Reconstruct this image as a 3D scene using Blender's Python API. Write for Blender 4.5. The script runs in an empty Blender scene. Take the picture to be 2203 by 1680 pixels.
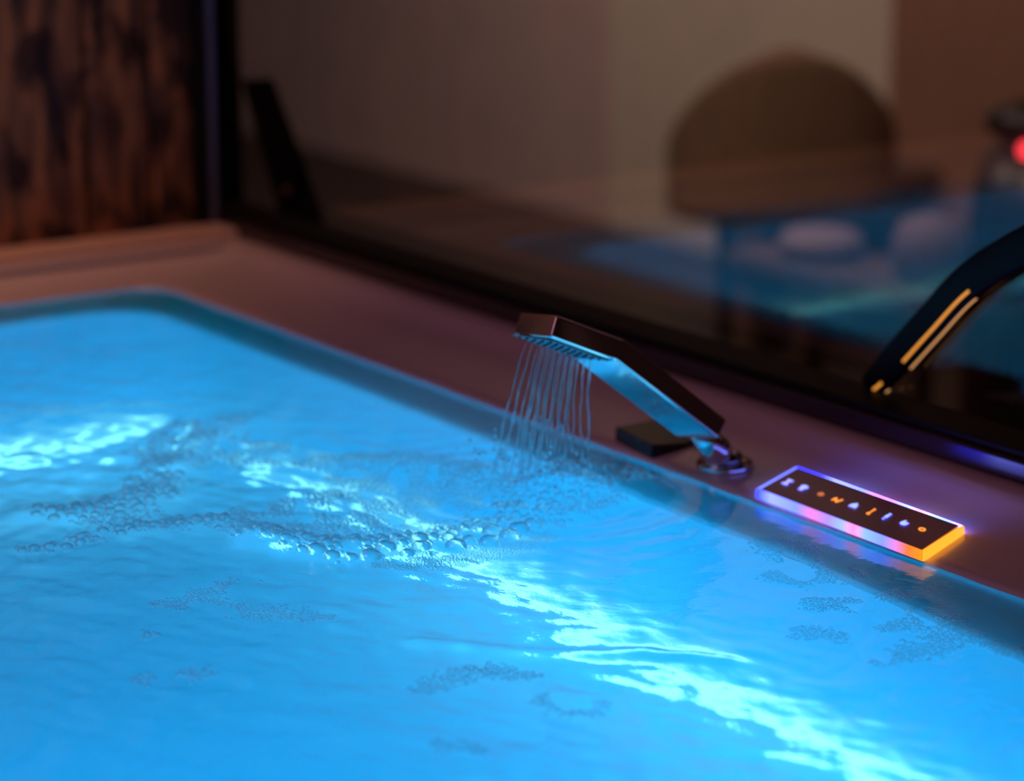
import bpy, bmesh, math, random
import numpy as np
from mathutils import Vector, Matrix

SC = bpy.context.scene
COL = SC.collection
# ------------------------------------------------------------------ camera, world, lights, exposure
PITCH, YAW = math.atan(1490 / 6050.0), math.radians(34.4)
cam_d = bpy.data.cameras.new('camera')
cam = bpy.data.objects.new('camera', cam_d)
COL.objects.link(cam)
SC.camera = cam
fh = Vector((-math.cos(YAW), math.sin(YAW), 0))
fwd = fh * math.cos(PITCH) - Vector((0, 0, 1)) * math.sin(PITCH)
cam.location = (0, 0, 0.70)
cam.rotation_euler = fwd.to_track_quat('-Z', 'Y').to_euler()
cam_d.sensor_width = 36
cam_d.lens = 36 * 6050 / 2203.0
cam_d.clip_start = 0.05
cam_d.clip_end = 60
cam_d.dof.use_dof = True
cam_d.dof.focus_distance = 2.27
cam_d.dof.aperture_fstop = 3.2

SC.view_settings.view_transform = 'Standard'
SC.view_settings.look = 'None'
SC.view_settings.exposure = 0
SC.view_settings.gamma = 1
SC.view_settings.use_curve_mapping = False
try:
    SC.cycles.use_denoising = True
    SC.cycles.max_bounces = 14
    SC.cycles.transparent_max_bounces = 24
    SC.cycles.transmission_bounces = 12
    SC.cycles.blur_glossy = 0.0
    SC.cycles.sample_clamp_indirect = 4.0
except Exception:
    pass

w = bpy.data.worlds.new('night_room_air')
SC.world = w
w.use_nodes = True
w.node_tree.nodes['Background'].inputs[0].default_value = (1.0, 0.42, 0.36, 1)
w.node_tree.nodes['Background'].inputs[1].default_value = 0.028


def area(name, loc, target, sx, sy, color, power, spread=180):
    l = bpy.data.lights.new(name, 'AREA')
    l.shape = 'RECTANGLE'
    l.size, l.size_y = sx, sy
    l.color = color
    l.energy = power
    l.spread = math.radians(spread)
    o = bpy.data.objects.new(name, l)
    COL.objects.link(o)
    o.location = loc
    o.rotation_euler = (Vector(target) - Vector(loc)).to_track_quat('-Z', 'Y').to_euler()
    return o


BLUE = (0.004, 0.40, 1.0)
# unseen blue fill lights added under water, near and right sides of the tub
area('tub_fill_near', (-2.0, 0.03, -0.18), (-2.3, 0.95, -0.58), 1.9, 0.24, BLUE, 8.0, 74)
area('tub_fill_end', (-0.86, 0.75, -0.18), (-2.2, 0.95, -0.60), 1.2, 0.24, BLUE, 3.8, 85)
# warm ceiling light of the spa room, behind and above the camera
area('room_lamp', (-2.0, -1.2, 2.5), (-2.3, 1.3, 0.0), 1.5, 1.5, (1.0, 0.36, 0.62), 10)
area('wall_washer', (-2.75, 1.1, 1.3), (-3.24, 1.10, 0.62), 0.3, 0.12, (1.0, 0.42, 0.17), 1.4, 90)
# lamp in the space behind the glass
area('passage_lamp', (-5.2, 2.5, 1.95), (-5.6, 4.2, 0.0), 1.0, 0.6, (1.0, 0.76, 0.66), 19, 130)
area('chair_fill', (-3.3, 2.5, 1.9), (-4.4, 3.7, -0.2), 0.4, 0.4, (1.0, 0.70, 0.50), 4.5, 70)  # unseen fill added to lift the dark front of the armchair


# ------------------------------------------------------------------ helpers
def new_mat(name, base=(0.5, 0.5, 0.5), rough=0.5, metal=0.0, **kw):
    m = bpy.data.materials.new(name)
    m.use_nodes = True
    b = m.node_tree.nodes['Principled BSDF']
    b.inputs['Base Color'].default_value = (*base, 1)
    b.inputs['Roughness'].default_value = rough
    b.inputs['Metallic'].default_value = metal
    for k, v in kw.items():
        b.inputs[k.replace('_', ' ')].default_value = v
    return m


def nd(m, t, **kw):
    n = m.node_tree.nodes.new(t)
    for k, v in kw.items():
        setattr(n, k, v)
    return n


def lk(m, a, b):
    m.node_tree.links.new(a, b)


def emat(name, color, strength):
    m = new_mat(name, (0.02, 0.02, 0.02), 0.4)
    b = m.node_tree.nodes['Principled BSDF']
    b.inputs['Emission Color'].default_value = (*color, 1)
    b.inputs['Emission Strength'].default_value = strength
    return m


def tag(o, label=None, cat=None, group=None, kind=None):
    if label: o['label'] = label
    if cat: o['category'] = cat
    if group: o['group'] = group
    if kind: o['kind'] = kind
    return o


def link_mesh(name, me, mat=None, parent=None, smooth=False):
    o = bpy.data.objects.new(name, me)
    COL.objects.link(o)
    if mat is not None:
        for mm in (mat if isinstance(mat, (list, tuple)) else [mat]):
            me.materials.append(mm)
    if smooth:
        me.polygons.foreach_set('use_smooth', [True] * len(me.polygons))
    if parent is not None:
        o.parent = parent
        o.matrix_parent_inverse = Matrix.Translation(-parent.location)
    return o


def pydata(name, v, f, mat=None, parent=None, smooth=False):
    me = bpy.data.meshes.new(name)
    me.from_pydata([tuple(p) for p in v], [], [tuple(q) for q in f])
    me.update()
    return link_mesh(name, me, mat, parent, smooth)


def bm_obj(name, bm, mat=None, parent=None, smooth=False):
    me = bpy.data.meshes.new(name)
    bm.normal_update()
    bm.to_mesh(me)
    bm.free()
    return link_mesh(name, me, mat, parent, smooth)


def bevel(o, w=0.001, seg=2, angle=30):
    m = o.modifiers.new('bevel', 'BEVEL')
    m.width = w
    m.segments = seg
    m.limit_method = 'ANGLE'
    m.angle_limit = math.radians(angle)
    n = o.modifiers.new('wn', 'WEIGHTED_NORMAL')
    n.keep_sharp = True
    o.data.polygons.foreach_set('use_smooth', [True] * len(o.data.polygons))
    return o


def box(name, a, b, mat, parent=None, bev=0.0):
    x0, y0, z0 = a
    x1, y1, z1 = b
    v = [(x0, y0, z0), (x1, y0, z0), (x1, y1, z0), (x0, y1, z0), (x0, y0, z1), (x1, y0, z1), (x1, y1, z1), (x0, y1, z1)]
    f = [(0, 3, 2, 1), (4, 5, 6, 7), (0, 1, 5, 4), (1, 2, 6, 5), (2, 3, 7, 6), (3, 0, 4, 7)]
    o = pydata(name, v, f, mat, parent)
    if bev: bevel(o, bev, 3)
    return o


def empty(name, loc, label, cat, group=None):
    o = bpy.data.objects.new(name, None)
    o.empty_display_size = 0.05
    COL.objects.link(o)
    o.location = loc
    bpy.context.view_layer.update()
    return tag(o, label, cat, group)


def catmull(pts, n=8):
    P = [Vector(p) for p in pts]
    P = [P[0] * 2 - P[1]] + P + [P[-1] * 2 - P[-2]]
    out = []
    for i in range(1, len(P) - 2):
        for k in range(n):
            t = k / n
            a, b, c, d = P[i - 1], P[i], P[i + 1], P[i + 2]
            out.append(0.5 * ((2 * b) + (c - a) * t + (2 * a - 5 * b + 4 * c - d) * t * t + (3 * b - a - 3 * c + d) * t ** 3))
    out.append(P[-2])
    return out


def sweep(pts, section, side=None, cap=True):
    """section(i,n) -> list of (a,b) offsets along side/up; returns verts, faces"""
    n = len(pts)
    V, F = [], []
    prev = None
    for i, p in enumerate(pts):
        d = (pts[min(i + 1, n - 1)] - pts[max(i - 1, 0)]).normalized()
        if side is not None:
            s = Vector(side)
        else:
            s = prev if prev is not None else (Vector((0, 0, 1)).cross(d) if abs(d.z) < 0.95 else Vector((1, 0, 0)))
        s = (s - d * s.dot(d)).normalized()
        prev = s
        u = s.cross(d).normalized()
        sec = section(i, n)
        m = len(sec)
        V += [p + s * a + u * b for a, b in sec]
    for i in range(n - 1):
        for j in range(m):
            k = (j + 1) % m
            F.append((i * m + j, i * m + k, (i + 1) * m + k, (i + 1) * m + j))
    if cap:
        F.append(tuple(reversed(range(m))))
        F.append(tuple((n - 1) * m + j for j in range(m)))
    return V, F


def circ(r, m=12, ry=None):
    ry = r if ry is None else ry
    return [(r * math.cos(2 * math.pi * k / m), ry * math.sin(2 * math.pi * k / m)) for k in range(m)]


def rrect(w, h, r, k=4):
    out = []
    for cx, cy, a0 in ((w / 2 - r, h / 2 - r, 0), (-w / 2 + r, h / 2 - r, 90), (-w / 2 + r, -h / 2 + r, 180), (w / 2 - r, -h / 2 + r, 270)):
        for j in range(k + 1):
            a = math.radians(a0 + 90 * j / k)
            out.append((cx + r * math.cos(a), cy + r * math.sin(a)))
    return out


def tube(name, pts, r, mat, parent=None, m=12, smooth=True, cat=True):
    rr = r if callable(r) else (lambda t: r)
    P = catmull(pts, 8) if cat else [Vector(p) for p in pts]
    V, F = sweep(P, lambda i, n: circ(rr(i / (n - 1)), m))
    return pydata(name, V, F, mat, parent, smooth)


def lathe(name, prof, loc, mat, parent=None, m=32, axis=None, sharp=False):
    V, F = [], []
    R = Vector((0, 0, 1)).rotation_difference(Vector(axis)).to_matrix() if axis else Matrix.Identity(3)
    L = Vector(loc)
    for r, z in prof:
        for k in range(m):
            a = 2 * math.pi * k / m
            V.append(L + R @ Vector((r * math.cos(a), r * math.sin(a), z)))
    for i in range(len(prof) - 1):
        for k in range(m):
            q = (k + 1) % m
            F.append((i * m + k, i * m + q, (i + 1) * m + q, (i + 1) * m + k))
    F.append(tuple(reversed(range(m))))
    F.append(tuple((len(prof) - 1) * m + k for k in range(m)))
    o = pydata(name, V, F, mat, parent, not sharp)
    return o


# ------------------------------------------------------------------ materials
M = {}
M['acrylic'] = new_mat('white_acrylic', (0.78, 0.72, 0.74), 0.20)
M['basin'] = new_mat('pale_basin_acrylic', (0.78, 0.86, 0.90), 0.6)
M['chrome'] = new_mat('chrome', (0.78, 0.78, 0.80), 0.07, 1.0)
M['dark_chrome'] = new_mat('dark_chrome', (0.30, 0.30, 0.32), 0.12, 1.0)
M['rubber'] = new_mat('black_rubber', (0.008, 0.008, 0.008), 0.6, 0.0, Specular_IOR_Level=0.15)
M['knob'] = new_mat('dark_bronze', (0.035, 0.022, 0.022), 0.3, 0.0, Specular_IOR_Level=0.4)
M['black_gloss'] = new_mat('black_gloss', (0.004, 0.004, 0.004), 0.35, 0.0, Specular_IOR_Level=0.12)
M['alu'] = new_mat('dark_anodised_frame', (0.030, 0.018, 0.020), 0.16, 0.0)
M['steel_strip'] = new_mat('pale_steel_paint', (0.12, 0.13, 0.19), 0.4)
M['bar_glint'] = emat('painted_glint', (1.0, 0.36, 0.05), 0.9)  # emission standing in for a lamp's glint on the bar
M['bar_glint_reflection'] = emat('painted_glint_reflection', (0.9, 0.42, 0.15), 0.7)  # that glint's reflection in the glass, painted as emission too
M['seal'] = new_mat('pale_seal_strip', (0.78, 0.60, 0.50), 0.5)


def dielectric(name, tint, ior, edge=None):
    m = bpy.data.materials.new(name)
    m.use_nodes = True
    nt = m.node_tree
    nt.nodes.remove(nt.nodes['Principled BSDF'])
    out = nt.nodes['Material Output']
    rf = nd(m, 'ShaderNodeBsdfRefraction')
    rf.inputs['IOR'].default_value = ior
    rf.inputs['Roughness'].default_value = 0.0
    rf.inputs['Color'].default_value = (*tint, 1)
    gl = nd(m, 'ShaderNodeBsdfAnisotropic')
    gl.inputs['Roughness'].default_value = 0.0
    gl.inputs['Color'].default_value = (1, 1, 1, 1)
    fr = nd(m, 'ShaderNodeFresnel')
    fr.inputs['IOR'].default_value = ior
    mx = nd(m, 'ShaderNodeMixShader')
    fac = fr.outputs[0]
    if edge:
        lw = nd(m, 'ShaderNodeLayerWeight')
        lw.inputs['Blend'].default_value = 0.5
        pw = nd(m, 'ShaderNodeMath', operation='POWER')
        pw.inputs[1].default_value = edge
        lk(m, lw.outputs['Facing'], pw.inputs[0])
        ad = nd(m, 'ShaderNodeMath', operation='MAXIMUM')
        lk(m, pw.outputs[0], ad.inputs[0])
        lk(m, fr.outputs[0], ad.inputs[1])
        fac = ad.outputs[0]
    lk(m, fac, mx.inputs[0])
    lk(m, rf.outputs[0], mx.inputs[1])
    lk(m, gl.outputs[0], mx.inputs[2])
    lk(m, mx.outputs[0], out.inputs['Surface'])
    return m, rf, gl, fr


def water_mat():
    m, rf, gl, fr = dielectric('pool_water', (0.13, 0.96, 1.0), 1.33)
    tc = nd(m, 'ShaderNodeTexCoord')
    n1 = nd(m, 'ShaderNodeTexNoise')
    n1.inputs['Scale'].default_value = 110
    n1.inputs['Detail'].default_value = 3
    lk(m, tc.outputs['Object'], n1.inputs['Vector'])
    bp = nd(m, 'ShaderNodeBump')
    bp.inputs['Strength'].default_value = 0.36
    bp.inputs['Distance'].default_value = 0.0010
    lk(m, n1.outputs['Fac'], bp.inputs['Height'])
    for q in (rf, gl, fr):
        lk(m, bp.outputs['Normal'], q.inputs['Normal'])
    return m


def bubble_mat():
    return dielectric('bubble_film', (0.96, 1, 1), 1.15, 1.05)[0]


def glass_mat():
    m = bpy.data.materials.new('window_glass')
    m.use_nodes = True
    nt = m.node_tree
    nt.nodes.remove(nt.nodes['Principled BSDF'])
    out = nt.nodes['Material Output']
    t = nd(m, 'ShaderNodeBsdfTransparent')
    t.inputs[0].default_value = (0.90, 0.88, 0.88, 1)
    g = nd(m, 'ShaderNodeBsdfAnisotropic')
    g.inputs['Roughness'].default_value = 0.0
    fr = nd(m, 'ShaderNodeFresnel')
    geo = nd(m, 'ShaderNodeNewGeometry')
    mr = nd(m, 'ShaderNodeMapRange')        # the same reflectance from either side of the sheet
    mr.inputs[3].default_value = 1.62
    mr.inputs[4].default_value = 1 / 1.62
    lk(m, geo.outputs['Backfacing'], mr.inputs[0])
    lk(m, mr.outputs[0], fr.inputs['IOR'])
    mx = nd(m, 'ShaderNodeMixShader')
    lk(m, fr.outputs[0], mx.inputs[0])
    lk(m, t.outputs[0], mx.inputs[1])
    lk(m, g.outputs[0], mx.inputs[2])
    lk(m, mx.outputs[0], out.inputs['Surface'])
    return m


def jet_mat():
    m = bpy.data.materials.new('falling_water')
    m.use_nodes = True
    nt = m.node_tree
    nt.nodes.remove(nt.nodes['Principled BSDF'])
    out = nt.nodes['Material Output']
    t = nd(m, 'ShaderNodeBsdfTransparent')
    t.inputs[0].default_value = (0.95, 0.97, 1, 1)
    g = nd(m, 'ShaderNodeBsdfGlass')
    g.inputs['IOR'].default_value = 1.33
    g.inputs['Roughness'].default_value = 0.05
    mx = nd(m, 'ShaderNodeMixShader')
    mx.inputs[0].default_value = 0.6
    lk(m, t.outputs[0], mx.inputs[1])
    lk(m, g.outputs[0], mx.inputs[2])
    lk(m, mx.outputs[0], out.inputs['Surface'])
    return m


def wood_mat():
    m = new_mat('dark_stained_bark_wood', (0.1, 0.05, 0.03), 0.7)
    b = m.node_tree.nodes['Principled BSDF']
    tc = nd(m, 'ShaderNodeTexCoord')
    mp = nd(m, 'ShaderNodeMapping')
    mp.inputs['Scale'].default_value = (1, 22, 3.6)
    lk(m, tc.outputs['Object'], mp.inputs[0])
    n1 = nd(m, 'ShaderNodeTexNoise')
    n1.inputs['Scale'].default_value = 1.6
    n1.inputs['Detail'].default_value = 5
    n1.inputs['Distortion'].default_value = 0.6
    lk(m, mp.outputs[0], n1.inputs['Vector'])
    mp2 = nd(m, 'ShaderNodeMapping')
    mp2.inputs['Scale'].default_value = (1, 16, 9)
    lk(m, tc.outputs['Object'], mp2.inputs[0])
    n2 = nd(m, 'ShaderNodeTexNoise')
    n2.inputs['Scale'].default_value = 1.3
    n2.inputs['Detail'].default_value = 4
    lk(m, mp2.outputs[0], n2.inputs['Vector'])
    cr = nd(m, 'ShaderNodeValToRGB')
    e = cr.color_ramp.elements
    e[0].position, e[0].color = 0.33, (0.022, 0.012, 0.012, 1)
    e[1].position, e[1].color = 0.72, (0.55, 0.22, 0.075, 1)
    k = e.new(0.5)
    k.color = (0.22, 0.09, 0.038, 1)
    lk(m, n1.outputs['Fac'], cr.inputs[0])
    cr2 = nd(m, 'ShaderNodeValToRGB')
    cr2.color_ramp.elements[0].position = 0.42
    cr2.color_ramp.elements[0].color = (0.16, 0.14, 0.16, 1)
    cr2.color_ramp.elements[1].position = 0.53
    cr2.color_ramp.elements[1].color = (1, 1, 1, 1)
    lk(m, n2.outputs['Fac'], cr2.inputs[0])
    mx = nd(m, 'ShaderNodeMix', data_type='RGBA', blend_type='MULTIPLY')
    mx.inputs[0].default_value = 1
    lk(m, cr.outputs[0], mx.inputs[6])
    lk(m, cr2.outputs[0], mx.inputs[7])
    lk(m, mx.outputs[2], b.inputs['Base Color'])
    bp = nd(m, 'ShaderNodeBump')
    bp.inputs['Strength'].default_value = 0.5
    bp.inputs['Distance'].default_value = 0.004
    lk(m, n1.outputs['Fac'], bp.inputs['Height'])
    lk(m, bp.outputs[0], b.inputs['Normal'])
    return m


def plaster_mat(name, c1, c2, scale=3, rough=0.8):
    m = new_mat(name, c1, rough)
    b = m.node_tree.nodes['Principled BSDF']
    tc = nd(m, 'ShaderNodeTexCoord')
    n1 = nd(m, 'ShaderNodeTexNoise')
    n1.inputs['Scale'].default_value = scale
    n1.inputs['Detail'].default_value = 3
    lk(m, tc.outputs['Object'], n1.inputs['Vector'])
    cr = nd(m, 'ShaderNodeValToRGB')
    cr.color_ramp.elements[0].position = 0.35
    cr.color_ramp.elements[0].color = (*c1, 1)
    cr.color_ramp.elements[1].position = 0.65
    cr.color_ramp.elements[1].color = (*c2, 1)
    lk(m, n1.outputs['Fac'], cr.inputs[0])
    lk(m, cr.outputs[0], b.inputs['Base Color'])
    return m


M['water'] = water_mat()
M['bubble'] = bubble_mat()
M['glass'] = glass_mat()
M['jet'] = jet_mat()
M['wood'] = wood_mat()
M['plaster'] = plaster_mat('brown_plaster', (0.33, 0.25, 0.245), (0.37, 0.275, 0.26), 1.5)
M['pale_door'] = plaster_mat('pale_door_paint', (0.38, 0.335, 0.28), (0.42, 0.37, 0.30), 2)
M['warm_panel'] = plaster_mat('warm_brown_wall', (0.17, 0.085, 0.055), (0.20, 0.10, 0.065), 2)
M['floor'] = plaster_mat('dark_brown_floor', (0.018, 0.011, 0.010), (0.026, 0.014, 0.012), 4, 0.5)
M['ceiling'] = plaster_mat('dark_ceiling', (0.05, 0.04, 0.04), (0.06, 0.045, 0.045), 2)
M['upholstery'] = plaster_mat('brown_upholstery', (0.13, 0.08, 0.052), (0.15, 0.09, 0.058), 8, 0.9)
M['cabinet'] = plaster_mat('brown_cabinet', (0.05, 0.03, 0.02), (0.06, 0.035, 0.025), 6)
M['dark_body'] = new_mat('dark_plastic', (0.012, 0.009, 0.010), 0.4)
M['pale_pad'] = new_mat('mauve_pad', (0.35, 0.26, 0.30), 0.6)

YG = 1.794
random.seed(4)
rng = np.random.default_rng(11)

# foam strokes on the water: label, [(centre line, half width, smallest radius, largest radius, density)]
FOAM = [
    ('curved line of large bubbles nearest the left side of the tub', [([(-2.202, 0.996), (-2.183, 1.018), (-2.17, 1.048), (-2.184, 1.087), (-2.223, 1.125), (-2.275, 1.162)], 0.0228, 0.00189, 0.00545, 1.0), ([(-2.168, 1.015), (-2.148, 1.05), (-2.175, 1.101)], 0.0205, 0.00165, 0.00329, 0.8), ([(-2.279, 1.157), (-2.336, 1.191), (-2.363, 1.228), (-2.379, 1.268), (-2.383, 1.311)], 0.0251, 0.00182, 0.00455, 0.8)]),
    ('thin winding line of bubbles below the large left curve', [([(-2.113, 0.939), (-2.104, 0.967), (-2.117, 1.008), (-2.117, 1.039), (-2.112, 1.077), (-2.099, 1.111), (-2.084, 1.131)], 0.0129, 0.00163, 0.00488, 0.9), ([(-2.111, 1.054), (-2.1, 1.094), (-2.078, 1.127), (-2.047, 1.122), (-2.021, 1.123), (-1.998, 1.133)], 0.0154, 0.00141, 0.00363, 0.8), ([(-2.1, 1.126), (-2.095, 1.165), (-2.093, 1.207), (-2.109, 1.25)], 0.0194, 0.00146, 0.00291, 0.8)]),
    ('blurred bubbles floating towards the far left corner of the tub', [([(-2.368, 1.236), (-2.327, 1.25), (-2.294, 1.267), (-2.274, 1.297)], 0.0348, 0.00179, 0.00359, 0.45), ([(-2.319, 1.2), (-2.289, 1.214), (-2.262, 1.239), (-2.228, 1.26)], 0.027, 0.00155, 0.00309, 0.35)]),
    ('wide raft of small bubbles between the bright ripples and the shower splash', [([(-2.204, 1.266), (-2.193, 1.31), (-2.166, 1.35), (-2.13, 1.379), (-2.075, 1.383), (-2.03, 1.379), (-2.004, 1.397)], 0.0278, 0.00152, 0.00348, 1.0), ([(-2.161, 1.271), (-2.123, 1.313), (-2.081, 1.347), (-2.027, 1.357), (-1.992, 1.368)], 0.0376, 0.00128, 0.00255, 0.6), ([(-2.09, 1.238), (-2.066, 1.287), (-2.033, 1.321), (-1.985, 1.339)], 0.0391, 0.00104, 0.00229, 0.5), ([(-2.038, 1.16), (-2.018, 1.214), (-1.992, 1.265), (-1.979, 1.31)], 0.0286, 0.00102, 0.00203, 0.35)]),
    ('long ridge of large clear bubbles in front of the splash', [([(-2.015, 1.133), (-1.986, 1.139), (-1.961, 1.161), (-1.943, 1.201), (-1.93, 1.249), (-1.933, 1.294), (-1.952, 1.341), (-1.973, 1.396), (-1.978, 1.435), (-1.971, 1.466), (-1.955, 1.483)], 0.0223, 0.00181, 0.00482, 1.0), ([(-1.963, 1.135), (-1.937, 1.156), (-1.922, 1.197), (-1.91, 1.25), (-1.913, 1.299), (-1.923, 1.34)], 0.0135, 0.00237, 0.00868, 0.8), ([(-1.911, 1.167), (-1.892, 1.201), (-1.889, 1.245), (-1.891, 1.289), (-1.897, 1.342)], 0.0199, 0.00078, 0.00137, 0.8), ([(-1.94, 1.328), (-1.945, 1.371), (-1.951, 1.415), (-1.944, 1.452)], 0.0268, 0.00124, 0.00332, 0.5)]),
    ('churned crest of bubbles at the right of the splash', [([(-1.99, 1.425), (-2.023, 1.459), (-2.038, 1.494), (-2.01, 1.498), (-1.974, 1.489), (-1.949, 1.481)], 0.024, 0.00194, 0.00559, 0.9), ([(-1.996, 1.443), (-1.997, 1.469), (-1.964, 1.477)], 0.0251, 0.00149, 0.00383, 0.7)]),
    ('fine bubbles drifting below the light panel near the rim', [([(-1.786, 1.483), (-1.747, 1.476), (-1.716, 1.475), (-1.702, 1.495)], 0.0212, 0.00098, 0.00157, 0.55), ([(-1.672, 1.438), (-1.673, 1.469), (-1.674, 1.49)], 0.0206, 0.00096, 0.00154, 0.5), ([(-1.708, 1.429), (-1.671, 1.418), (-1.672, 1.438)], 0.015, 0.00076, 0.00133, 0.35)]),
    ('small crescent of bubbles left of the ring of bubbles near the rim', [([(-1.634, 1.406), (-1.604, 1.405), (-1.614, 1.436)], 0.0166, 0.00111, 0.00204, 0.85), ([(-1.585, 1.355), (-1.554, 1.352), (-1.554, 1.376)], 0.0156, 0.00108, 0.0018, 0.7)]),
    ('ring of bubbles near the rim at the right', [([(-1.546, 1.402), (-1.54, 1.431), (-1.539, 1.463), (-1.519, 1.461), (-1.501, 1.438), (-1.493, 1.402), (-1.487, 1.364), (-1.486, 1.344)], 0.017, 0.00109, 0.00218, 0.9), ([(-1.601, 1.451), (-1.6, 1.47), (-1.598, 1.481)], 0.0111, 0.00113, 0.00189, 0.7), ([(-1.571, 1.453), (-1.552, 1.461)], 0.0095, 0.00111, 0.00185, 0.7)]),
    ('bubbles at the right edge of the photo along the rim', [([(-1.473, 1.441), (-1.462, 1.449), (-1.435, 1.449)], 0.01, 0.00126, 0.00234, 0.9)]),
    ('feathery strip of small bubbles in the middle of the near water', [([(-1.633, 1.028), (-1.632, 1.047), (-1.642, 1.074), (-1.643, 1.099), (-1.625, 1.116), (-1.607, 1.125)], 0.0135, 0.00121, 0.00208, 0.9)]),
    ('faint hooked strip of bubbles under the feathery strip', [([(-1.574, 1.103), (-1.549, 1.096), (-1.526, 1.104), (-1.53, 1.132)], 0.0114, 0.00116, 0.00199, 0.6), ([(-1.536, 0.985), (-1.518, 0.996), (-1.498, 1.002)], 0.0107, 0.00129, 0.00209, 0.4)]),
    ('faint smear of fine bubbles in the middle of the left water', [([(-1.922, 0.966), (-1.903, 0.997), (-1.872, 1.014), (-1.839, 1.045), (-1.808, 1.07)], 0.0154, 0.00093, 0.0013, 0.35), ([(-1.925, 1.069), (-1.922, 1.029), (-1.915, 0.996)], 0.0173, 0.00095, 0.00132, 0.25)]),
    ('small dark flat patch of bubbles alone in the near left water', [([(-1.865, 0.923), (-1.852, 0.938)], 0.0068, 0.00109, 0.00199, 0.95)]),
    ('pair of faint bubble patches in the near left corner', [([(-1.774, 0.876), (-1.764, 0.89)], 0.0125, 0.00121, 0.00191, 0.55), ([(-1.761, 0.906), (-1.756, 0.92), (-1.742, 0.928)], 0.0125, 0.00122, 0.00208, 0.55)]),
]

# ------------------------------------------------------------------ water height field
WAVES = []
for lam, slope, cnt in ((0.42, 0.012, 4), (0.22, 0.018, 6), (0.12, 0.024, 9), (0.07, 0.034, 12), (0.042, 0.048, 14), (0.024, 0.058, 14)):
    for i in range(cnt):
        l = lam * rng.uniform(0.8, 1.25)
        th = rng.uniform(0, 2 * math.pi)
        k = 2 * math.pi / l
        WAVES.append((k * math.cos(th), k * math.sin(th), rng.uniform(0, 6.28), slope / math.sqrt(cnt / 2.0) / k))


def seg_dist(X, Y, pts):
    D = np.full(X.shape, 1e9)
    for (x0, y0), (x1, y1) in zip(pts[:-1], pts[1:]):
        dx, dy = x1 - x0, y1 - y0
        L2 = dx * dx + dy * dy + 1e-12
        t = np.clip(((X - x0) * dx + (Y - y0) * dy) / L2, 0, 1)
        D = np.minimum(D, np.hypot(X - x0 - t * dx, Y - y0 - t * dy))
    return D


SPL = (-2.005, 1.405)
RIDGES = [(FOAM[0][1][0][0], 0.030, 0.0045), (FOAM[0][1][2][0], 0.03, 0.0035), (FOAM[1][1][1][0], 0.022, 0.003),
          (FOAM[3][1][0][0], 0.03, 0.0045), (FOAM[4][1][0][0], 0.026, 0.006), (FOAM[5][1][0][0], 0.022, 0.008)]


def height(X, Y):
    h = np.zeros(X.shape)
    damp = np.clip((1.53 - Y) / 0.30, 0.22, 1.0) * np.clip((X + 3.03) / 0.3, 0.3, 1.0)
    far = np.clip((X + 1.35) / -0.9, 0.75, 1.15)
    for kx, ky, ph, a in WAVES:
        h += a * np.sin(kx * X + ky * Y + ph)
    h *= damp * far * WAVE_AMP
    r = np.hypot(X - SPL[0], (Y - SPL[1]))
    h += 0.0007 * np.sin(r * 2 * math.pi / 0.035) * np.exp(-((r - 0.09) / 0.12) ** 2)
    h += 0.010 * np.exp(-(r / 0.035) ** 2) + 0.004 * np.exp(-((r - 0.075) / 0.02) ** 2)
    # churned water where the spray lands
    h += np.exp(-(r / 0.055) ** 2) * 0.0016 * (np.sin(X * 700 + 3 * np.sin(Y * 300)) + np.sin(Y * 620 + 2 * np.sin(X * 410)))
    for pts, wd, a in RIDGES:
        d = seg_dist(X, Y, pts)
        h += a * np.exp(-(d / wd) ** 2)
    # one sharp little crest nearer the camera
    h += 0.0022 * np.exp(-(seg_dist(X, Y, [(-1.724, 1.094), (-1.666, 1.140), (-1.598, 1.221), (-1.55, 1.26)]) / 0.010) ** 2)
    r3 = np.hypot(X + 1.20, Y - 1.36)
    h += 0.0005 * np.sin(r3 * 2 * math.pi / 0.026) * np.exp(-(r3 / 0.12) ** 2)
    return h


def grid_mesh(name, xs, ys, zf, mat):
    X, Y = np.meshgrid(xs, ys)
    Z = zf(X, Y)
    n, m = X.shape
    co = np.stack([X, Y, Z], -1).reshape(-1, 3).astype(np.float32)
    idx = np.arange(n * m).reshape(n, m)
    q = np.stack([idx[:-1, :-1], idx[:-1, 1:], idx[1:, 1:], idx[1:, :-1]], -1).reshape(-1, 4)
    return raw_mesh(name, co, q, 4, mat)


def raw_mesh(name, co, faces, k, mat, parent=None):
    me = bpy.data.meshes.new(name)
    me.vertices.add(len(co))
    me.vertices.foreach_set('co', np.ascontiguousarray(co, np.float32).ravel())
    me.loops.add(faces.size)
    me.loops.foreach_set('vertex_index', faces.astype(np.int32).ravel())
    me.polygons.add(len(faces))
    me.polygons.foreach_set('loop_start', np.arange(0, faces.size, k, dtype=np.int32))
    me.polygons.foreach_set('loop_total', np.full(len(faces), k, np.int32))
    me.polygons.foreach_set('use_smooth', np.ones(len(faces), bool))
    me.update(calc_edges=True)
    me.validate()
    return link_mesh(name, me, mat, parent)


WAVE_AMP = 1.0
wx = np.concatenate([np.arange(-3.06, -2.3, 0.006), np.arange(-2.3, -1.1, 0.004), np.arange(-1.1, -0.74, 0.02)])
wy = np.concatenate([np.arange(-0.10, 0.55, 0.02), np.arange(0.55, 1.5535, 0.004)])
water = grid_mesh('water', wx, wy, height, M['water'])
tag(water, 'glowing blue bubbling water filling the whirlpool tub', 'water', kind='stuff')

# ------------------------------------------------------------------ hot tub
tub = empty('hot_tub', (-1.9, 0.7, -0.6), 'white acrylic whirlpool tub with a flat rim along the dark glass', 'hot tub')


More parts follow.
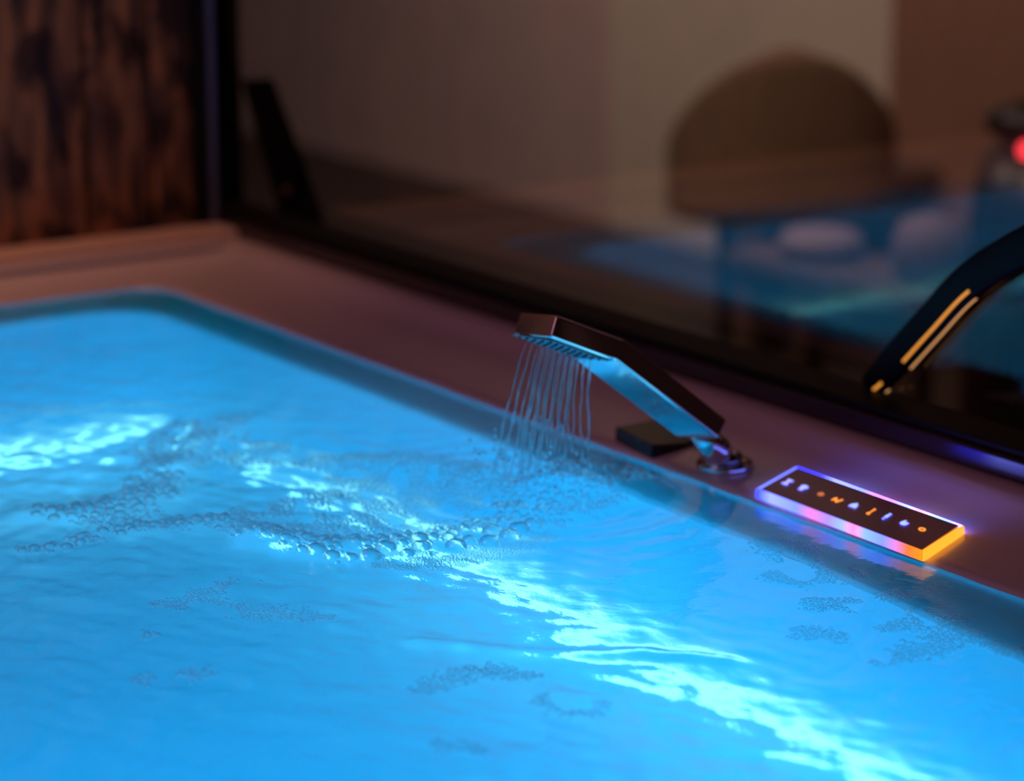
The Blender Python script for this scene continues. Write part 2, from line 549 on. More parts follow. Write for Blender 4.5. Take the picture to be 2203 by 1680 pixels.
def rloop(x0, x1, y0, y1, r, z, k=10, bow=0.0):
    out = []
    for cx, cy, a0 in ((x1 - r, y1 - r, 0), (x0 + r, y1 - r, 90), (x0 + r, y0 + r, 180), (x1 - r, y0 + r, 270)):
        for j in range(k + 1):
            a = math.radians(a0 + 90 * j / k)
            out.append((cx + r * math.cos(a), cy + r * math.sin(a), z))
        if a0 == 0:      # extra points along the glass side, where the inner lip bows inwards
            for q in range(1, 24):
                x = x1 - r + (x0 + r - (x1 - r)) * q / 24
                out.append((x, y1 - bow * max(0.0, min(1.0, (x + 1.75) / 0.31)), z))
    return out


def loft(name, loops, mat, parent, close_last=False, smooth=True):
    V, F = [], []
    m = len(loops[0])
    for L in loops: V += L
    for i in range(len(loops) - 1):
        for j in range(m):
            k = (j + 1) % m
            F.append((i * m + j, i * m + k, (i + 1) * m + k, (i + 1) * m + j))
    if close_last:
        F.append(tuple((len(loops) - 1) * m + j for j in range(m)))
    return pydata(name, V, F, mat, parent, smooth)


XR, YN = -0.78, 0.0      # far ends of the tub, out of the frame
rim = []
for (dxl, y1, z, r) in ((3.235, 1.745, -0.60, .02), (3.235, 1.745, 0.018, .02), (3.228, 1.740, 0.023, .02), (3.150, 1.712, 0.023, .03), (3.130, 1.700, 0.021, .03), (3.115, 1.690, 0.0165, .035),
                        (3.100, 1.674, 0.0115, .04), (3.085, 1.655, 0.0080, .04), (3.065, 1.62, 0.0055, .04), (3.042, 1.568, 0.0045, .045), (3.036, 1.555, 0.0040, .045),
                        (3.033, 1.5495, 0.0022, .045), (3.0315, 1.5478, -0.004, .045), (3.030, 1.5465, -0.0085, .045), (3.025, 1.541, -0.0105, .05), (3.010, 1.528, -0.0115, .06), (2.985, 1.505, -0.0125, .08),
                        (2.962, 1.490, -0.0140, .08), (2.955, 1.4860, -0.017, .08), (2.955, 1.4860, -0.028, .08)):
    rim.append(rloop(-dxl, XR + (dxl - 3.03), YN - (dxl - 3.03), y1, r, z, bow=0.027 if z < -0.0115 and z > -0.1 else 0.0))
rimo = loft('rim', rim, M['acrylic'], tub)
box('raised_bead', (-3.138, YN - 0.05, 0.020), (-3.112, 1.690, 0.0275), M['acrylic'], tub, 0.0035)
bas = []
for (x0, y1, z, r) in ((2.955, 1.4860, -0.028, .08), (2.972, 1.510, -0.036, .10), (2.985, 1.530, -0.05, .11), (2.975, 1.530, -0.10, .11), (2.93, 1.522, -0.25, .12), (2.88, 1.512, -0.43, .13),
                       (2.868, 1.508, -0.50, .13), (2.84, 1.485, -0.56, .14), (2.80, 1.45, -0.58, .15), (2.6, 1.3, -0.585, .16)):
    e = 2.96 - x0
    bas.append(rloop(-x0, XR - 0.04 + (x0 - 2.96), YN + 0.03 - (x0 - 2.96), y1, r, z, bow=0.027 if z > -0.03 else 0.0))
loft('basin', bas, M['basin'], tub, close_last=True)

# the lit strip that runs round the inside of the basin
strip_m = emat('led_strip_glow', (2.1, 1.2, 1.35), 1.5)
tube('led_strip', [(-2.70, 1.485, -0.45), (-2.55, 1.485, -0.45), (-2.38, 1.485, -0.45)], 0.006, strip_m, tub)
tube('led_strip', [(-2.36, 1.485, -0.45), (-2.2, 1.488, -0.45), (-1.9, 1.491, -0.45), (-1.4, 1.491, -0.45), (-0.95, 1.49, -0.45)], 0.014, strip_m, tub)
tube('led_strip', [(-2.838, 1.45, -0.45), (-2.842, 1.37, -0.45), (-2.842, 1.1, -0.45), (-2.842, 0.7, -0.45), (-2.842, 0.2, -0.45)], 0.014, strip_m, tub)

# ------------------------------------------------------------------ foam: clusters of clear bubble caps
def cap_template(seg, rings):
    V, F = [], []
    for i in range(rings):
        ph = math.radians(4 + 82 * (rings - i) / rings)
        for k in range(seg):
            a = 2 * math.pi * k / seg
            V.append((math.sin(ph) * math.cos(a), math.sin(ph) * math.sin(a), math.cos(ph)))
    V.append((0, 0, 1))
    t = len(V) - 1
    for i in range(rings - 1):
        for k in range(seg):
            q = (k + 1) % seg
            F.append((i * seg + k, i * seg + q, (i + 1) * seg + q))
            F.append((i * seg + k, (i + 1) * seg + q, (i + 1) * seg + k))
    for k in range(seg):
        F.append(((rings - 1) * seg + k, (rings - 1) * seg + (k + 1) % seg, t))
    return np.array(V), np.array(F)


TPL = {0: cap_template(8, 2), 1: cap_template(12, 4), 2: cap_template(20, 6)}


def scatter(strokes):
    taken = {}
    pts = []
    cell = 0.006
    for poly, hw, ra, rb, dens in sorted(strokes, key=lambda s: -s[3]):
        hw, ra, rb = hw * 1.15, ra * 1.1, rb * 1.2
        P = np.array(poly)
        L = np.hypot(*(P[1:] - P[:-1]).T)
        tot = L.sum()
        mean_r = ra + 0.3 * (rb - ra)
        n = int(dens * tot * 2 * hw / (math.pi * mean_r ** 2) * 3.4)
        n = min(n, 14000)
        s = rng.uniform(0, tot, n)
        off = rng.normal(0, 0.5, n) * hw
        u = rng.uniform(0, 1, n) ** 2.6
        order = np.argsort(-u)
        for j in order:
            if abs(off[j]) > hw * 1.25: continue
            r = ra + (rb - ra) * u[j]
            sj, i = s[j], 0
            while i < len(L) - 1 and sj > L[i]:
                sj -= L[i]; i += 1
            d = (P[i + 1] - P[i]) / L[i]
            taper = 0.35 + 0.65 * min(1, min(s[j], tot - s[j]) / (0.22 * tot + 1e-6))
            x, y = P[i] + d * sj + np.array([-d[1], d[0]]) * off[j] * taper
            # ragged density
            if math.sin(x * 61 + 2.1 * math.sin(y * 47)) * math.sin(y * 83 + x * 20) < -0.75 + 0.9 * (1 - dens): continue
            ci, cj = int(x / cell), int(y / cell)
            ok = True
            for a in (-2, -1, 0, 1, 2):
                for b in (-2, -1, 0, 1, 2):
                    for (qx, qy, qr) in taken.get((ci + a, cj + b), ()):
                        if (qx - x) ** 2 + (qy - y) ** 2 < (0.80 * (qr + r)) ** 2:
                            ok = False; break
                    if not ok: break
                if not ok: break
            if not ok: continue
            taken.setdefault((ci, cj), []).append((x, y, r))
            pts.append((x, y, r))
    return np.array(pts)


def foam(label, strokes):
    pts = scatter(strokes)
    if not len(pts): return
    H = height(pts[:, 0], pts[:, 1])
    CO, FA, base = [], [], 0
    for lvl, sel in ((0, pts[:, 2] < 0.0017), (1, (pts[:, 2] >= 0.0017) & (pts[:, 2] < 0.0045)), (2, pts[:, 2] >= 0.0045)):
        p = pts[sel]
        if not len(p): continue
        V, F = TPL[lvl]
        co = V[None] * (p[:, 2][:, None, None] * np.array([1, 1, 0.80]))
        co[:, :, 0] += p[:, 0][:, None]
        co[:, :, 1] += p[:, 1][:, None]
        co[:, :, 2] += H[sel][:, None] + 0.00015
        CO.append(co.reshape(-1, 3))
        f = F[None] + (np.arange(len(p)) * len(V))[:, None, None] + base
        FA.append(f.reshape(-1, 3))
        base += co.shape[0] * co.shape[1]
    o = raw_mesh('foam', np.concatenate(CO), np.concatenate(FA), 3, M['bubble'])
    tag(o, label, 'foam', 'bubbles floating on the tub water', 'stuff')
    return len(pts)


nb = [foam(l, s) for l, s in FOAM]
print('bubbles', nb, sum(nb))

# ------------------------------------------------------------------ shower spout
CH = M['chrome']
spout = empty('shower_spout', (-1.968, 1.587, 0.004), 'flat chrome shower spout pouring water from the rim', 'shower spout')
lathe('flange', [(0.0255, 0.0), (0.0265, 0.002), (0.0262, 0.0075), (0.0245, 0.0095), (0.015, 0.0100)], (-1.968, 1.587, 0.0035), CH, spout, 40)
lathe('collar', [(0.0185, 0.0), (0.019, 0.002), (0.019, 0.006), (0.0165, 0.0085), (0.012, 0.009)], (-1.964, 1.581, 0.0135), M['dark_chrome'], spout, 32)
Wd = 0.062
wv = Vector((-0.985, -0.17, -0.05)).normalized()
pT, pE, pB = Vector((-1.939, 1.375, 0.160)), Vector((-1.932, 1.436, 0.1335)), Vector((-1.917, 1.543, 0.0475))
dTE = (pE - pT).normalized()
dEB = (pB - pE).normalized()
TH = 0.0205
path = [pT, pT.lerp(pE, .5), pE - dTE * 0.006, pE - dTE * 0.002, pE + dEB * 0.002, pE + dEB * 0.006, pE.lerp(pB, .5), pB]
upv = wv.cross(dTE)
path_c = []
for i, p in enumerate(path):
    d = dTE if i < 3 else (dEB if i > 4 else (dTE + dEB).normalized())
    u = wv.cross(d)
    if u.z < 0: u = -u
    path_c.append(p + wv * Wd / 2 + u * TH / 2)
V, F = sweep(path_c, lambda i, n: rrect(Wd, TH, 0.0028, 5), side=wv)
arm = pydata('arm', V, F, CH, spout)
bevel(arm, 0.0016, 3, 50)
# slim nozzle plate under the raised end of the arm
uT = wv.cross(dTE)
if uT.z < 0: uT = -uT
mid = (path_c[0] + path_c[2]) / 2 - uT * (TH / 2 + 0.0006)
plate_m = new_mat('nozzle_plate_plastic', (0.25, 0.27, 0.30), 0.35)
V = []
for sgn in (0, 1):
    for a, b in ((-1, -1), (1, -1), (1, 1), (-1, 1)):
        V.append(mid + dTE * a * 0.030 + wv * b * 0.0265 - uT * 0.0012 * sgn)
plate = pydata('nozzle_plate', V, [(0, 1, 2, 3), (7, 6, 5, 4), (0, 4, 5, 1), (1, 5, 6, 2), (2, 6, 7, 3), (3, 7, 4, 0)], plate_m, spout)
NOZ = []
for i in range(9):
    for j in range(5):
        c = mid + dTE * (-0.026 + 0.0065 * i) + wv * (-0.0196 + 0.0098 * j) - uT * 0.0012
        NOZ.append(c)
bm = bmesh.new()
for c in NOZ:
    R = Vector((0, 0, -1)).rotation_difference(-uT).to_matrix().to_4x4()
    bmesh.ops.create_cone(bm, cap_ends=True, segments=8, radius1=0.0009, radius2=0.0014, depth=0.0016, matrix=Matrix.Translation(c - uT * 0.0006) @ R)
bm_obj('nozzle', bm, M['rubber'], plate)
nb0 = path_c[-1] - dEB * 0.010
lathe('neck', [(0.0120, 0.0), (0.0142, 0.003), (0.0146, 0.014), (0.0125, 0.022), (0.0110, 0.042)], (-1.962, 1.577, 0.019), CH, spout, 28,
      axis=(nb0 - Vector((-1.962, 1.577, 0.019))))
# ------------------------------------------------------------------ diverter knob beside the spout
kn = empty('diverter_knob', (-2.07, 1.59, 0.004), 'low square dark chrome knob behind the spout on the rim', 'tap knob')
v = [(-2.107, 1.563, .0040), (-2.034, 1.552, .0040), (-2.044, 1.615, .0045), (-2.113, 1.634, .0060),
     (-2.107, 1.563, .0185), (-2.036, 1.554, .0175), (-2.048, 1.611, .0080), (-2.113, 1.633, .0175)]
ko = pydata('knob_body', v, [(0, 3, 2, 1), (4, 5, 6, 7), (0, 1, 5, 4), (1, 2, 6, 5), (2, 3, 7, 6), (3, 0, 4, 7)], M['knob'], kn)
bevel(ko, 0.0015, 3)
tube('lever', [(-2.054, 1.611, .0085), (-2.044, 1.617, .0100), (-2.032, 1.623, .0115)], 0.0016, M['knob'], kn, 10)

# ------------------------------------------------------------------ lit touch panel
pan = empty('control_panel', (-1.78, 1.586, 0.004), 'glowing touch control panel with blue and orange symbols on the rim', 'control panel')
PA, PB, PC, PD = Vector((-1.8755, 1.5510, 0)), Vector((-1.912, 1.627, 0)), Vector((-1.686, 1.621, 0)), Vector((-1.651, 1.5440, 0))


def quad_prism(name, c, z0, z1, mat, parent, inset=0.0):
    cen = sum(c, Vector()) / 4
    cc = [p + (cen - p).normalized() * inset for p in c]
    V = [(p.x, p.y, z0) for p in cc] + [(p.x, p.y, z1) for p in cc]
    return pydata(name, V, [(0, 1, 2, 3), (7, 6, 5, 4), (4, 5, 1, 0), (5, 6, 2, 1), (6, 7, 3, 2), (7, 4, 0, 3)], mat, parent)


face_m = new_mat('panel_face', (0.50, 0.33, 0.38), 0.3)
edge_m = new_mat('lit_acrylic_edge', (0.05, 0.05, 0.06), 0.3)
b = edge_m.node_tree.nodes['Principled BSDF']
tc = nd(edge_m, 'ShaderNodeTexCoord')
sp = nd(edge_m, 'ShaderNodeSeparateXYZ')
lk(edge_m, tc.outputs['Object'], sp.inputs[0])
mr = nd(edge_m, 'ShaderNodeMapRange')
mr.inputs[1].default_value = -1.912
mr.inputs[2].default_value = -1.651
lk(edge_m, sp.outputs['X'], mr.inputs[0])
cr = nd(edge_m, 'ShaderNodeValToRGB')
els = cr.color_ramp.elements
stops = [(0.0, (0.02, 0.03, 1.0)), (0.14, (0.03, 0.05, 1.6)), (0.22, (0.40, 0.50, 2.4)), (0.36, (0.25, 0.35, 2.2)), (0.44, (0.95, 0.25, 0.9)), (0.53, (0.45, 0.3, 1.9)), (0.60, (0.35, 0.55, 2.2)),
         (0.66, (1.3, 0.32, 0.75)), (0.72, (0.30, 0.55, 2.3)), (0.81, (0.25, 0.35, 2.2)), (0.88, (0.9, 0.25, 0.7)), (0.93, (1.1, 0.20, 0.03)), (1.0, (1.3, 0.32, 0.0))]
els[0].position, els[0].color = stops[0][0], (*stops[0][1], 1)
els[1].position, els[1].color = stops[-1][0], (*stops[-1][1], 1)
for p, c in stops[1:-1]:
    e = els.new(p)
    e.color = (*c, 1)
lk(edge_m, mr.outputs[0], cr.inputs[0])
lk(edge_m, cr.outputs[0], b.inputs['Emission Color'])
b.inputs['Emission Strength'].default_value = 1.15
quad_prism('base_plate', [PA, PB, PC, PD], 0.0030, 0.0060, new_mat('frosted_base', (0.55, 0.5, 0.55), 0.3, 0.0), pan, 0.002)
back_m = edge_m.copy()
back_m.node_tree.nodes['Principled BSDF'].inputs['Emission Strength'].default_value = 7.0
for a, c, mm in ((PA, PD, edge_m), (PB, PC, back_m)):
    d = (c - a).normalized()
    pts_ = [(a + d * ((c - a).length * t / 16)) + Vector((0, 0, .0082)) for t in range(17)]
    V, F = sweep(pts_, lambda i, n: rrect(0.0038, 0.0092, 0.0018, 3), side=(-d.y, d.x, 0))
    pydata('glowing_edge', V, F, mm, pan, True)
blue_e, orange_e = emat('blue_glow', (0.22, 0.28, 1.6), 1.4), emat('orange_glow', (1.3, 0.42, 0.03), 1.3)
for a, c, mm in ((PA, PB, blue_e), (PD, PC, orange_e)):
    d = (c - a).normalized()
    pts_ = [a + d * ((c - a).length * t / 4) + Vector((0, 0, .0082)) for t in range(5)]
    V, F = sweep(pts_, lambda i, n: rrect(0.0042, 0.0092, 0.0018, 3), side=(-d.y, d.x, 0))
    pydata('glowing_edge', V, F, mm, pan, True)
bevel(quad_prism('touch_face', [PA, PB, PC, PD], 0.0060, 0.0130, face_m, pan, 0.0028), 0.0006, 2)

icon_b = emat('icon_blue_halo', (0.02, 0.03, 1.2), 1.1)
icon_w = emat('icon_white', (0.55, 0.55, 1.5), 1.1)
icon_c = emat('icon_cyan', (0.0, 0.75, 1.6), 1.3)
icon_o = emat('icon_orange', (1.5, 0.42, 0.05), 1.1)
icon_r = emat('icon_dim_orange', (0.85, 0.22, 0.09), 0.8)


def poly(bm, pts):
    vs = [bm.verts.new((x, y, 0)) for x, y in pts]
    f = bm.faces.new(vs)
    r = bmesh.ops.extrude_face_region(bm, geom=[f])
    bmesh.ops.translate(bm, verts=[g for g in r['geom'] if isinstance(g, bmesh.types.BMVert)], vec=(0, 0, 0.0004))


GROW = 0.0


def disc(bm, cx, cy, r, n=14, ry=None, r0=None):
    ry = (ry or r) + GROW
    r = r + GROW
    if GROW: r0 = None
    if r0 is None:
        poly(bm, [(cx + r * math.cos(6.2832 * k / n), cy + ry * math.sin(6.2832 * k / n)) for k in range(n)])
    else:
        for k in range(n):
            a, b_ = 6.2832 * k / n, 6.2832 * (k + 1) / n
            poly(bm, [(cx + r * math.cos(a), cy + r * math.sin(a)), (cx + r * math.cos(b_), cy + r * math.sin(b_)),
                      (cx + r0 * math.cos(b_), cy + r0 * math.sin(b_)), (cx + r0 * math.cos(a), cy + r0 * math.sin(a))])


def bar(bm, x0, y0, x1, y1, w):
    w += 2 * GROW
    if abs(x1 - x0) + abs(y1 - y0) < 1e-6: x1 += 1e-5
    d = Vector((x1 - x0, y1 - y0)).normalized() * w / 2
    n = Vector((-d.y, d.x))
    poly(bm, [(x0 - d.x * .3 + n.x, y0 - d.y * .3 + n.y), (x0 - d.x * .3 - n.x, y0 - d.y * .3 - n.y), (x1 + d.x * .3 - n.x, y1 + d.y * .3 - n.y), (x1 + d.x * .3 + n.x, y1 + d.y * .3 + n.y)])


U = 0.0060      # half height of a symbol


def sym(k, bm):
    if k == 0:   # capital I with wide serifs
        bar(bm, 0, -U, 0, U, .0030); bar(bm, -.0032, U, .0032, U, .0034); bar(bm, -.0032, -U, .0032, -U, .0034)
    elif k == 1:  # lamp
        disc(bm, 0, U * .4, .0046, r0=.0018); bar(bm, 0, -U * .35, 0, -U * 1.2, .0050)
    elif k == 2:
        disc(bm, 0, 0, .0038, ry=.0048)
    elif k == 3:  # crossed strokes
        bar(bm, -.0042, -U * .8, -.0030, U * .6, .0018); bar(bm, -.0030, U * .6, .0020, -U, .0020); bar(bm, .0020, -U, .0046, U * .8, .0018); bar(bm, -.0046, 0, 0, -.0014, .0014)
    elif k == 4:  # house shape
        poly(bm, [(-.0046, -U), (.0046, -U), (.0040, .0010), (.0005, U * 1.2), (-.0040, .0010)])
    elif k == 5:  # two balls joined by a rod
        disc(bm, 0, U * 1.3, .0015); disc(bm, 0, -U * 1.1, .0022); bar(bm, 0, -U * 1.1, 0, U * 1.3, .0012)
    elif k == 6:  # exclamation like i
        disc(bm, 0, U * 1.35, .0017); bar(bm, 0, -U * .5, 0, U * .75, .0034); disc(bm, 0, -U * 1.25, .0013)
    elif k == 7:  # hand like 6
        disc(bm, 0, -U * .4, .0042, r0=.0016); bar(bm, -.0028, 0, -.0012, U * .9, .0022); bar(bm, .0030, -U * .1, .0034, U * .3, .0022)
    elif k == 8:
        disc(bm, 0, 0, .0042, r0=.0024)


long_d = (PD - PA).normalized()
short_d = (PB - PA).normalized()
ISYM = [(-1.854, icon_b), (-1.832, icon_b), (-1.808, icon_r), (-1.786, icon_o), (-1.763, icon_b), (-1.741, icon_o), (-1.721, icon_b), (-1.698, icon_b), (-1.676, icon_o)]
SX = -0.0205


def put(bm, x, z, name, mat, parent, zs=1.0):
    c = Vector((x + SX, 1.5845, z))
    for vv in bm.verts:
        p = c + long_d * vv.co.x + short_d * vv.co.y
        vv.co = (p.x, p.y, z + vv.co.z * zs)
    bmesh.ops.recalc_face_normals(bm, faces=bm.faces[:])
    return bm_obj(name, bm, mat, parent)


for k, (x, mm) in enumerate(ISYM):
    GROW = 0.0007 if mm is icon_b else 0.0  # the grown blue shape paints a glow halo round the blue symbols
    bm = bmesh.new()
    sym(k, bm)
    s = put(bm, x, 0.01305, 'symbol', icon_b if mm is icon_b else mm, pan)
    GROW = 0.0
    if mm is icon_b:
        bm = bmesh.new()
        sym(k, bm)
        put(bm, x, 0.0135, 'symbol_core', icon_w, s)
    if k in (1, 4, 6, 7):
        bm = bmesh.new()
        disc(bm, 0, {1: U * .4, 4: 0, 6: 0, 7: -U * .4}[k], .0014)
        put(bm, x, 0.0139, 'symbol_dot', icon_c, s)

# ------------------------------------------------------------------ falling water
fall = empty('falling_water', (SPL[0], SPL[1], 0.0), 'curtain of thin water jets falling from the chrome spout', 'water jets')
jn = 0
for i in range(9):
    for j in range(5):
        p0 = NOZ[i * 5 + j] - uT * 0.0015
        if j not in (1, 3): continue
        t = (i - 4) / 4.0
        s_ = (j - 2) / 2.0
        land = Vector((SPL[0] + 0.028 * -s_ + 0.004 * t, SPL[1] + 0.040 * t + .008 * -s_, 0.006))
        vdir = -uT
        c1 = p0 + (land - p0) * 0.4 + Vector((-0.004, -0.003, 0.0))
        pts = []
        ph = random.uniform(0, 6)
        for q in range(13):
            a = q / 12
            p = p0 * (1 - a) ** 2 + c1 * 2 * a * (1 - a) + land * a * a
            wob = 0.0012 * a * math.sin(a * 16 + ph)
            pts.append(p + Vector((wob, wob * .7, 0)))
        r0 = random.uniform(0.0008, 0.00115)
        tube('water_jet', pts, lambda a, r0=r0, ph=ph: r0 * (1 + 0.35 * a * math.sin(a * 40 + ph)), M['jet'], fall, 8)
        jn += 1
# droplets: jets breaking up just above the surface
CO, FA, base = [], [], 0
bm = bmesh.new()
for i in range(150):
    a = random.gauss(0, 0.5)
    x, y = SPL[0] + random.gauss(0, 0.026), SPL[1] + random.gauss(0, 0.034)
    z = 0.012 + abs(random.gauss(0, 0.022))
    bmesh.ops.create_icosphere(bm, subdivisions=2, radius=random.uniform(0.0007, 0.0022), matrix=Matrix.Translation((x, y, z)) @ Matrix.Diagonal((1, 1, random.uniform(1, 2.2), 1)))
dr = bm_obj('droplets', bm, M['jet'], fall, True)
dr['kind'] = 'stuff'
# ------------------------------------------------------------------ window, frame, corner post
win = empty('window_1', (-1.8, YG, 0.03), None, None)
win['kind'] = 'structure'
box('pane', (-3.37, YG - .003, 0.040), (1.6, YG + .003, 2.2), M['glass'], win)
rail = box('bottom_rail', (-3.37, 1.728, 0.0225), (1.6, 1.80, 0.044), M['alu'], win, 0.003)
box('gasket', (-3.37, 1.736, 0.0435), (1.6, 1.790, 0.051), M['rubber'], win, 0.002)
box('corner_post', (-3.245, 1.701, 0.02), (-3.196, 1.7265, 2.2), M['rubber'], win, 0.003)
box('steel_strip', (-3.1965, 1.7145, 0.03), (-3.1935, 1.7245, 2.2), M['steel_strip'], win, 0.001)
box('end_cap', (-3.42, 1.736, 0.02), (-3.37, 1.86, 2.2), M['rubber'], win, 0.003)
box('top_rail', (-3.37, 1.74, 2.2), (1.6, 1.86, 2.26), M['alu'], win, 0.003)

# ------------------------------------------------------------------ timber wall at the end of the tub
def plank_wall():
    V, F = [], []
    y = -1.2
    q = 0
    while y < 1.695:
        wd = random.choice((0.105, 0.12, 0.135, 0.09))
        y1 = min(y + wd, 1.701)
        d = random.uniform(0, 0.006)
        n = len(V)
        g = 0.0025
        for z in (0.036, 2.26):
            V += [(-3.24, y, z), (-3.205 + d - .004, y + g, z), (-3.203 + d, y + g + .006, z), (-3.203 + d, y1 - g - .006, z), (-3.205 + d - .004, y1 - g, z), (-3.24, y1, z)]
        for k in range(6):
            k2 = (k + 1) % 6
            F.append((n + k, n + 6 + k, n + 6 + k2, n + k2))
        F.append(tuple(n + 6 + k for k in range(6)))
        F.append(tuple(n + k for k in reversed(range(6))))
        y = y1
    return pydata('wall_left', V, F, M['wood'])


wl = plank_wall()
wl['kind'] = 'structure'
box('trim_1', (-3.205, -1.2, 0.0225), (-3.145, 1.728, 0.0355), M['seal'], None, 0.005)['kind'] = 'structure'

# ------------------------------------------------------------------ curved bar standing in front of the glass
gb = empty('grab_bar', (-1.982, 1.782, 0.051), 'curved flat black bar with painted gold glints along its edge standing close against the dark glass', 'grab bar')
P = catmull([(-1.990, 1.782, 0.0505), (-1.978, 1.782, 0.060), (-1.949, 1.782, 0.089), (-1.907, 1.782, 0.131), (-1.864, 1.782, 0.173), (-1.815, 1.782, 0.207), (-1.74, 1.782, 0.247), (-1.65, 1.782, 0.285), (-1.52, 1.782, 0.320), (-1.38, 1.782, 0.325), (-1.25, 1.782, 0.285), (-1.17, 1.782, 0.200), (-1.14, 1.782, 0.110), (-1.135, 1.782, 0.0505)], 8)
n = len(P)
Vb, F = [], []
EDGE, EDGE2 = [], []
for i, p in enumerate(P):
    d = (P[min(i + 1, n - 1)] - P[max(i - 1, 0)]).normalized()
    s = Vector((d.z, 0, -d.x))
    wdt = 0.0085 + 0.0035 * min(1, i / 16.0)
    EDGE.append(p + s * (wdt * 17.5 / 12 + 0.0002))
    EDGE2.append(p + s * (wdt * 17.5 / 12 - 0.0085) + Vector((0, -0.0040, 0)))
    Vb += [p + s * (a * (wdt / 0.012)) + Vector((0, 1, 0)) * c for a, c in rrect(0.035, 0.008, 0.0035, 5)]
m_ = 24
for i in range(n - 1):
    for j in range(m_):
        k = (j + 1) % m_
        F.append((i * m_ + j, i * m_ + k, (i + 1) * m_ + k, (i + 1) * m_ + j))
F += [tuple(reversed(range(m_))), tuple((n - 1) * m_ + j for j in range(m_))]
pydata('bar', Vb, F, M['black_gloss'], gb, True)
for a, c in ((17, 33), (6, 10)):  # emissive lines paint the lamp glints; the paler one is their glass reflection
    tube('gold_glint', EDGE[a:c + 1], 0.0013, M['bar_glint_reflection'], gb, 8, cat=False)
    tube('gold_glint', EDGE2[a:c + 1], 0.0015, M['bar_glint'], gb, 8, cat=False)


# ------------------------------------------------------------------ things seen through the dark glass
board = empty('leaning_board', (-3.26, 1.93, -0.6), 'black board leaning behind the dark glass beside the corner post', 'board')
VV = [(-3.392, 1.87, 0.190), (-3.342, 1.87, 0.196), (-3.222, 1.87, 0.038), (-3.300, 1.87, 0.028), (-2.95, 1.87, -0.6), (-3.02, 1.87, -0.6)]
V = VV + [(x, y + 0.025, z) for x, y, z in VV]
F = [(0, 1, 2, 3), (3, 2, 4, 5), (9, 8, 7, 6), (11, 10, 8, 9), (0, 6, 7, 1), (1, 7, 8, 2), (2, 8, 10, 4), (4, 10, 11, 5), (5, 11, 9, 3), (3, 9, 6, 0)]
bevel(pydata('board', V, F, M['rubber'], board), 0.003)
lathe('pale_cap', [(0.004, 0), (0.005, 0.002), (0.004, 0.006)], (-3.262, 1.868, 0.055), M['seal'], board, 16, axis=(0, -1, 0))

st = box('floor', (-9, -3, -0.66), (3, 6.5, -0.6), M['floor']); st['kind'] = 'structure'
st = box('wall_back', (-9, 4.2, -0.6), (3, 4.35, 2.3), M['plaster']); st['kind'] = 'structure'
st = box('wall_end', (-9, 1.9, -0.6), (-8.9, 4.2, 2.3), M['plaster']); st['kind'] = 'structure'
st = box('ceiling', (-9, 1.86, 2.3), (3, 4.35, 2.4), M['ceiling']); st['kind'] = 'structure'
d1 = empty('door_1', (-5.1, 4.19, -0.6), None, None)
d1['kind'] = 'structure'
box('door_leaf', (-5.64, 4.155, -0.6), (-4.60, 4.199, 1.5), M['pale_door'], d1, 0.005)
box('door_frame', (-4.60, 4.150, -0.6), (-4.575, 4.199, 1.5), M['plaster'], d1, 0.004)

ch = empty('armchair', (-4.40, 3.70, -0.6), 'round backed brown armchair in front of the pale door behind the glass', 'armchair')
pts = []
V, F = [], []
# curved backrest shell
n1, n2 = 24, 10
def back_pt(a, b, o):
    ang = math.radians(-115 + 230 * a)
    hgt = 0.08 + 0.27 * math.cos(ang * 0.72) ** 2
    R = 0.145 + o
    return Vector((-4.40 + R * math.sin(ang + 2.18), 3.68 + R * math.cos(ang + 2.18), -0.32 + hgt * b + (0.02 if o else 0) * math.sin(b * 3.1)))
for o in (0.0, 0.09):
    for i in range(n1 + 1):
        for j in range(n2 + 1):
            V.append(back_pt(i / n1, j / n2, o))
def vid(o, i, j): return o * (n1 + 1) * (n2 + 1) + i * (n2 + 1) + j
for i in range(n1):
    for j in range(n2):
        F.append((vid(0, i, j), vid(0, i, j + 1), vid(0, i + 1, j + 1), vid(0, i + 1, j)))
        F.append((vid(1, i, j), vid(1, i + 1, j), vid(1, i + 1, j + 1), vid(1, i, j + 1)))
    F.append((vid(0, i, n2), vid(1, i, n2), vid(1, i + 1, n2), vid(0, i + 1, n2)))
    F.append((vid(0, i, 0), vid(0, i + 1, 0), vid(1, i + 1, 0), vid(1, i, 0)))
for i in (0, n1):
    for j in range(n2):
        F.append((vid(0, i, j), vid(1, i, j), vid(1, i, j + 1), vid(0, i, j + 1)))
o = pydata('backrest', V, F, M['upholstery'], ch, True)
lathe('seat', [(0.13, 0), (0.160, 0.03), (0.160, 0.12), (0.13, 0.155), (0.10, 0.165)], (-4.40, 3.68, -0.34), M['upholstery'], ch, 32)
for a in (45, 135, 225, 315):
    x, y = -4.40 + 0.11 * math.cos(math.radians(a)), 3.68 + 0.11 * math.sin(math.radians(a))
    lathe('leg', [(0.014, 0), (0.022, 0.26)], (x, y, -0.6), M['dark_body'], ch, 14)

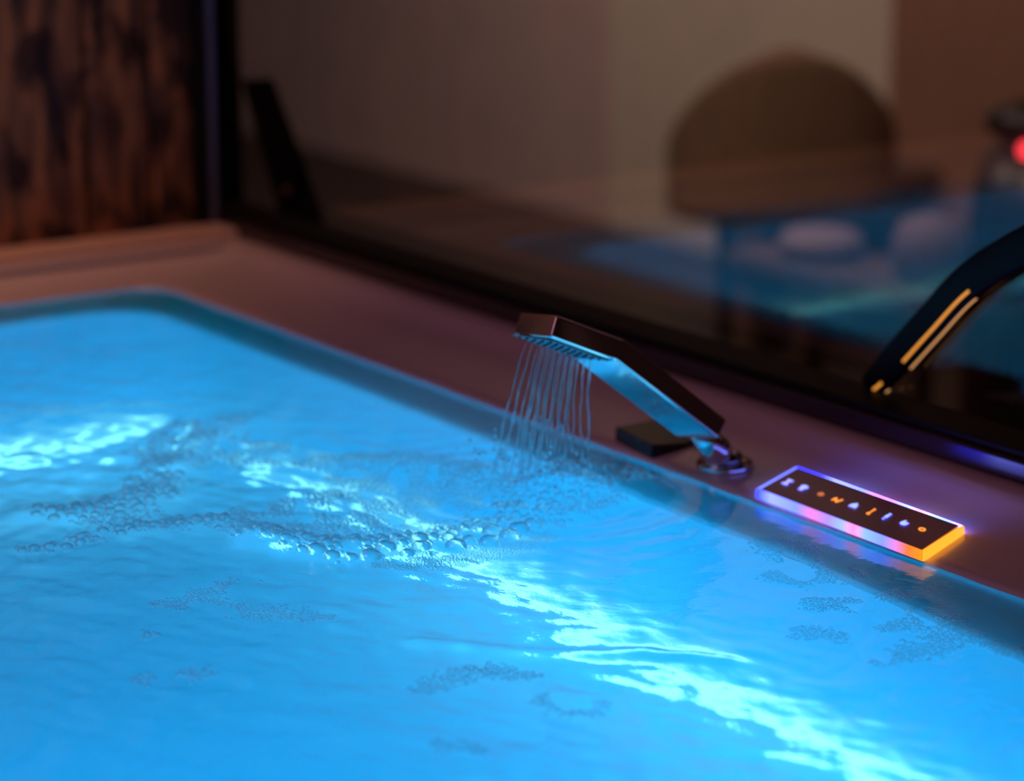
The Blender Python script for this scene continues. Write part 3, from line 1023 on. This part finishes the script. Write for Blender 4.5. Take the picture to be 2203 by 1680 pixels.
ap = empty('appliance', (-3.62, 3.60, -0.6), 'dark rounded appliance with a red light far behind the glass', 'appliance')
lathe('body', [(0.12, 0), (0.13, 0.02), (0.125, 0.40), (0.105, 0.50)], (-3.60, 3.62, -0.6), M['dark_body'], ap, 28)
lathe('neck', [(0.085, 0), (0.08, 0.04)], (-3.60, 3.62, -0.10), M['pale_pad'], ap, 24)
lathe('lid', [(0.07, 0), (0.10, 0.010), (0.105, 0.03), (0.09, 0.05), (0.045, 0.065), (0.01, 0.07)], (-3.60, 3.62, -0.065), M['dark_body'], ap, 28)
lathe('indicator_light', [(0.006, 0), (0.014, 0.004), (0.006, 0.012)], (-3.560, 3.545, -0.078), emat('red_indicator', (1.0, 0.04, 0.06), 3.5), ap, 14, axis=(0.6, -1, 0))

bn = empty('bench', (-3.60, 3.20, -0.6), 'low dark bench with two mauve cushions behind the glass', 'bench')
box('bench_top', (-3.86, 3.10, -0.29), (-3.34, 3.30, -0.255), M['upholstery'], bn, 0.008)
for x in (-3.82, -3.38):
    for y in (3.13, 3.27):
        box('leg', (x - .02, y - .02, -0.6), (x + .02, y + .02, -0.29), M['upholstery'], bn, 0.003)
for x, rr, hh, lb in ((-3.43, 0.065, 0.115, 'taller round mauve cushion on the low dark bench'), (-3.71, 0.075, 0.05, 'flatter round mauve cushion on the low dark bench')):
    c = lathe('cushion', [(rr * .7, 0), (rr, hh * .25), (rr * 1.02, hh * .6), (rr * .8, hh * .9), (rr * .35, hh)], (x, 3.20, -0.255), M['pale_pad'], None, 28)
    tag(c, lb, 'cushion', 'cushions on the bench')

cb = empty('cabinet', (-4.65, 4.0, -0.6), 'low brown cabinet along the back wall behind the armchair', 'cabinet')
box('cabinet_body', (-4.90, 3.93, -0.56), (-4.42, 4.12, -0.30), M['cabinet'], cb, 0.006)
box('cabinet_top', (-4.92, 3.91, -0.30), (-4.40, 4.14, -0.275), M['cabinet'], cb, 0.004)
for x in (-4.85, -4.47):
    box('leg', (x - .02, 3.95, -0.6), (x + .02, 4.10, -0.56), M['dark_body'], cb)
st = box('trim_2', (-4.575, 4.13, -0.6), (-1.0, 4.20, 2.3), M['warm_panel']); st['kind'] = 'structure'
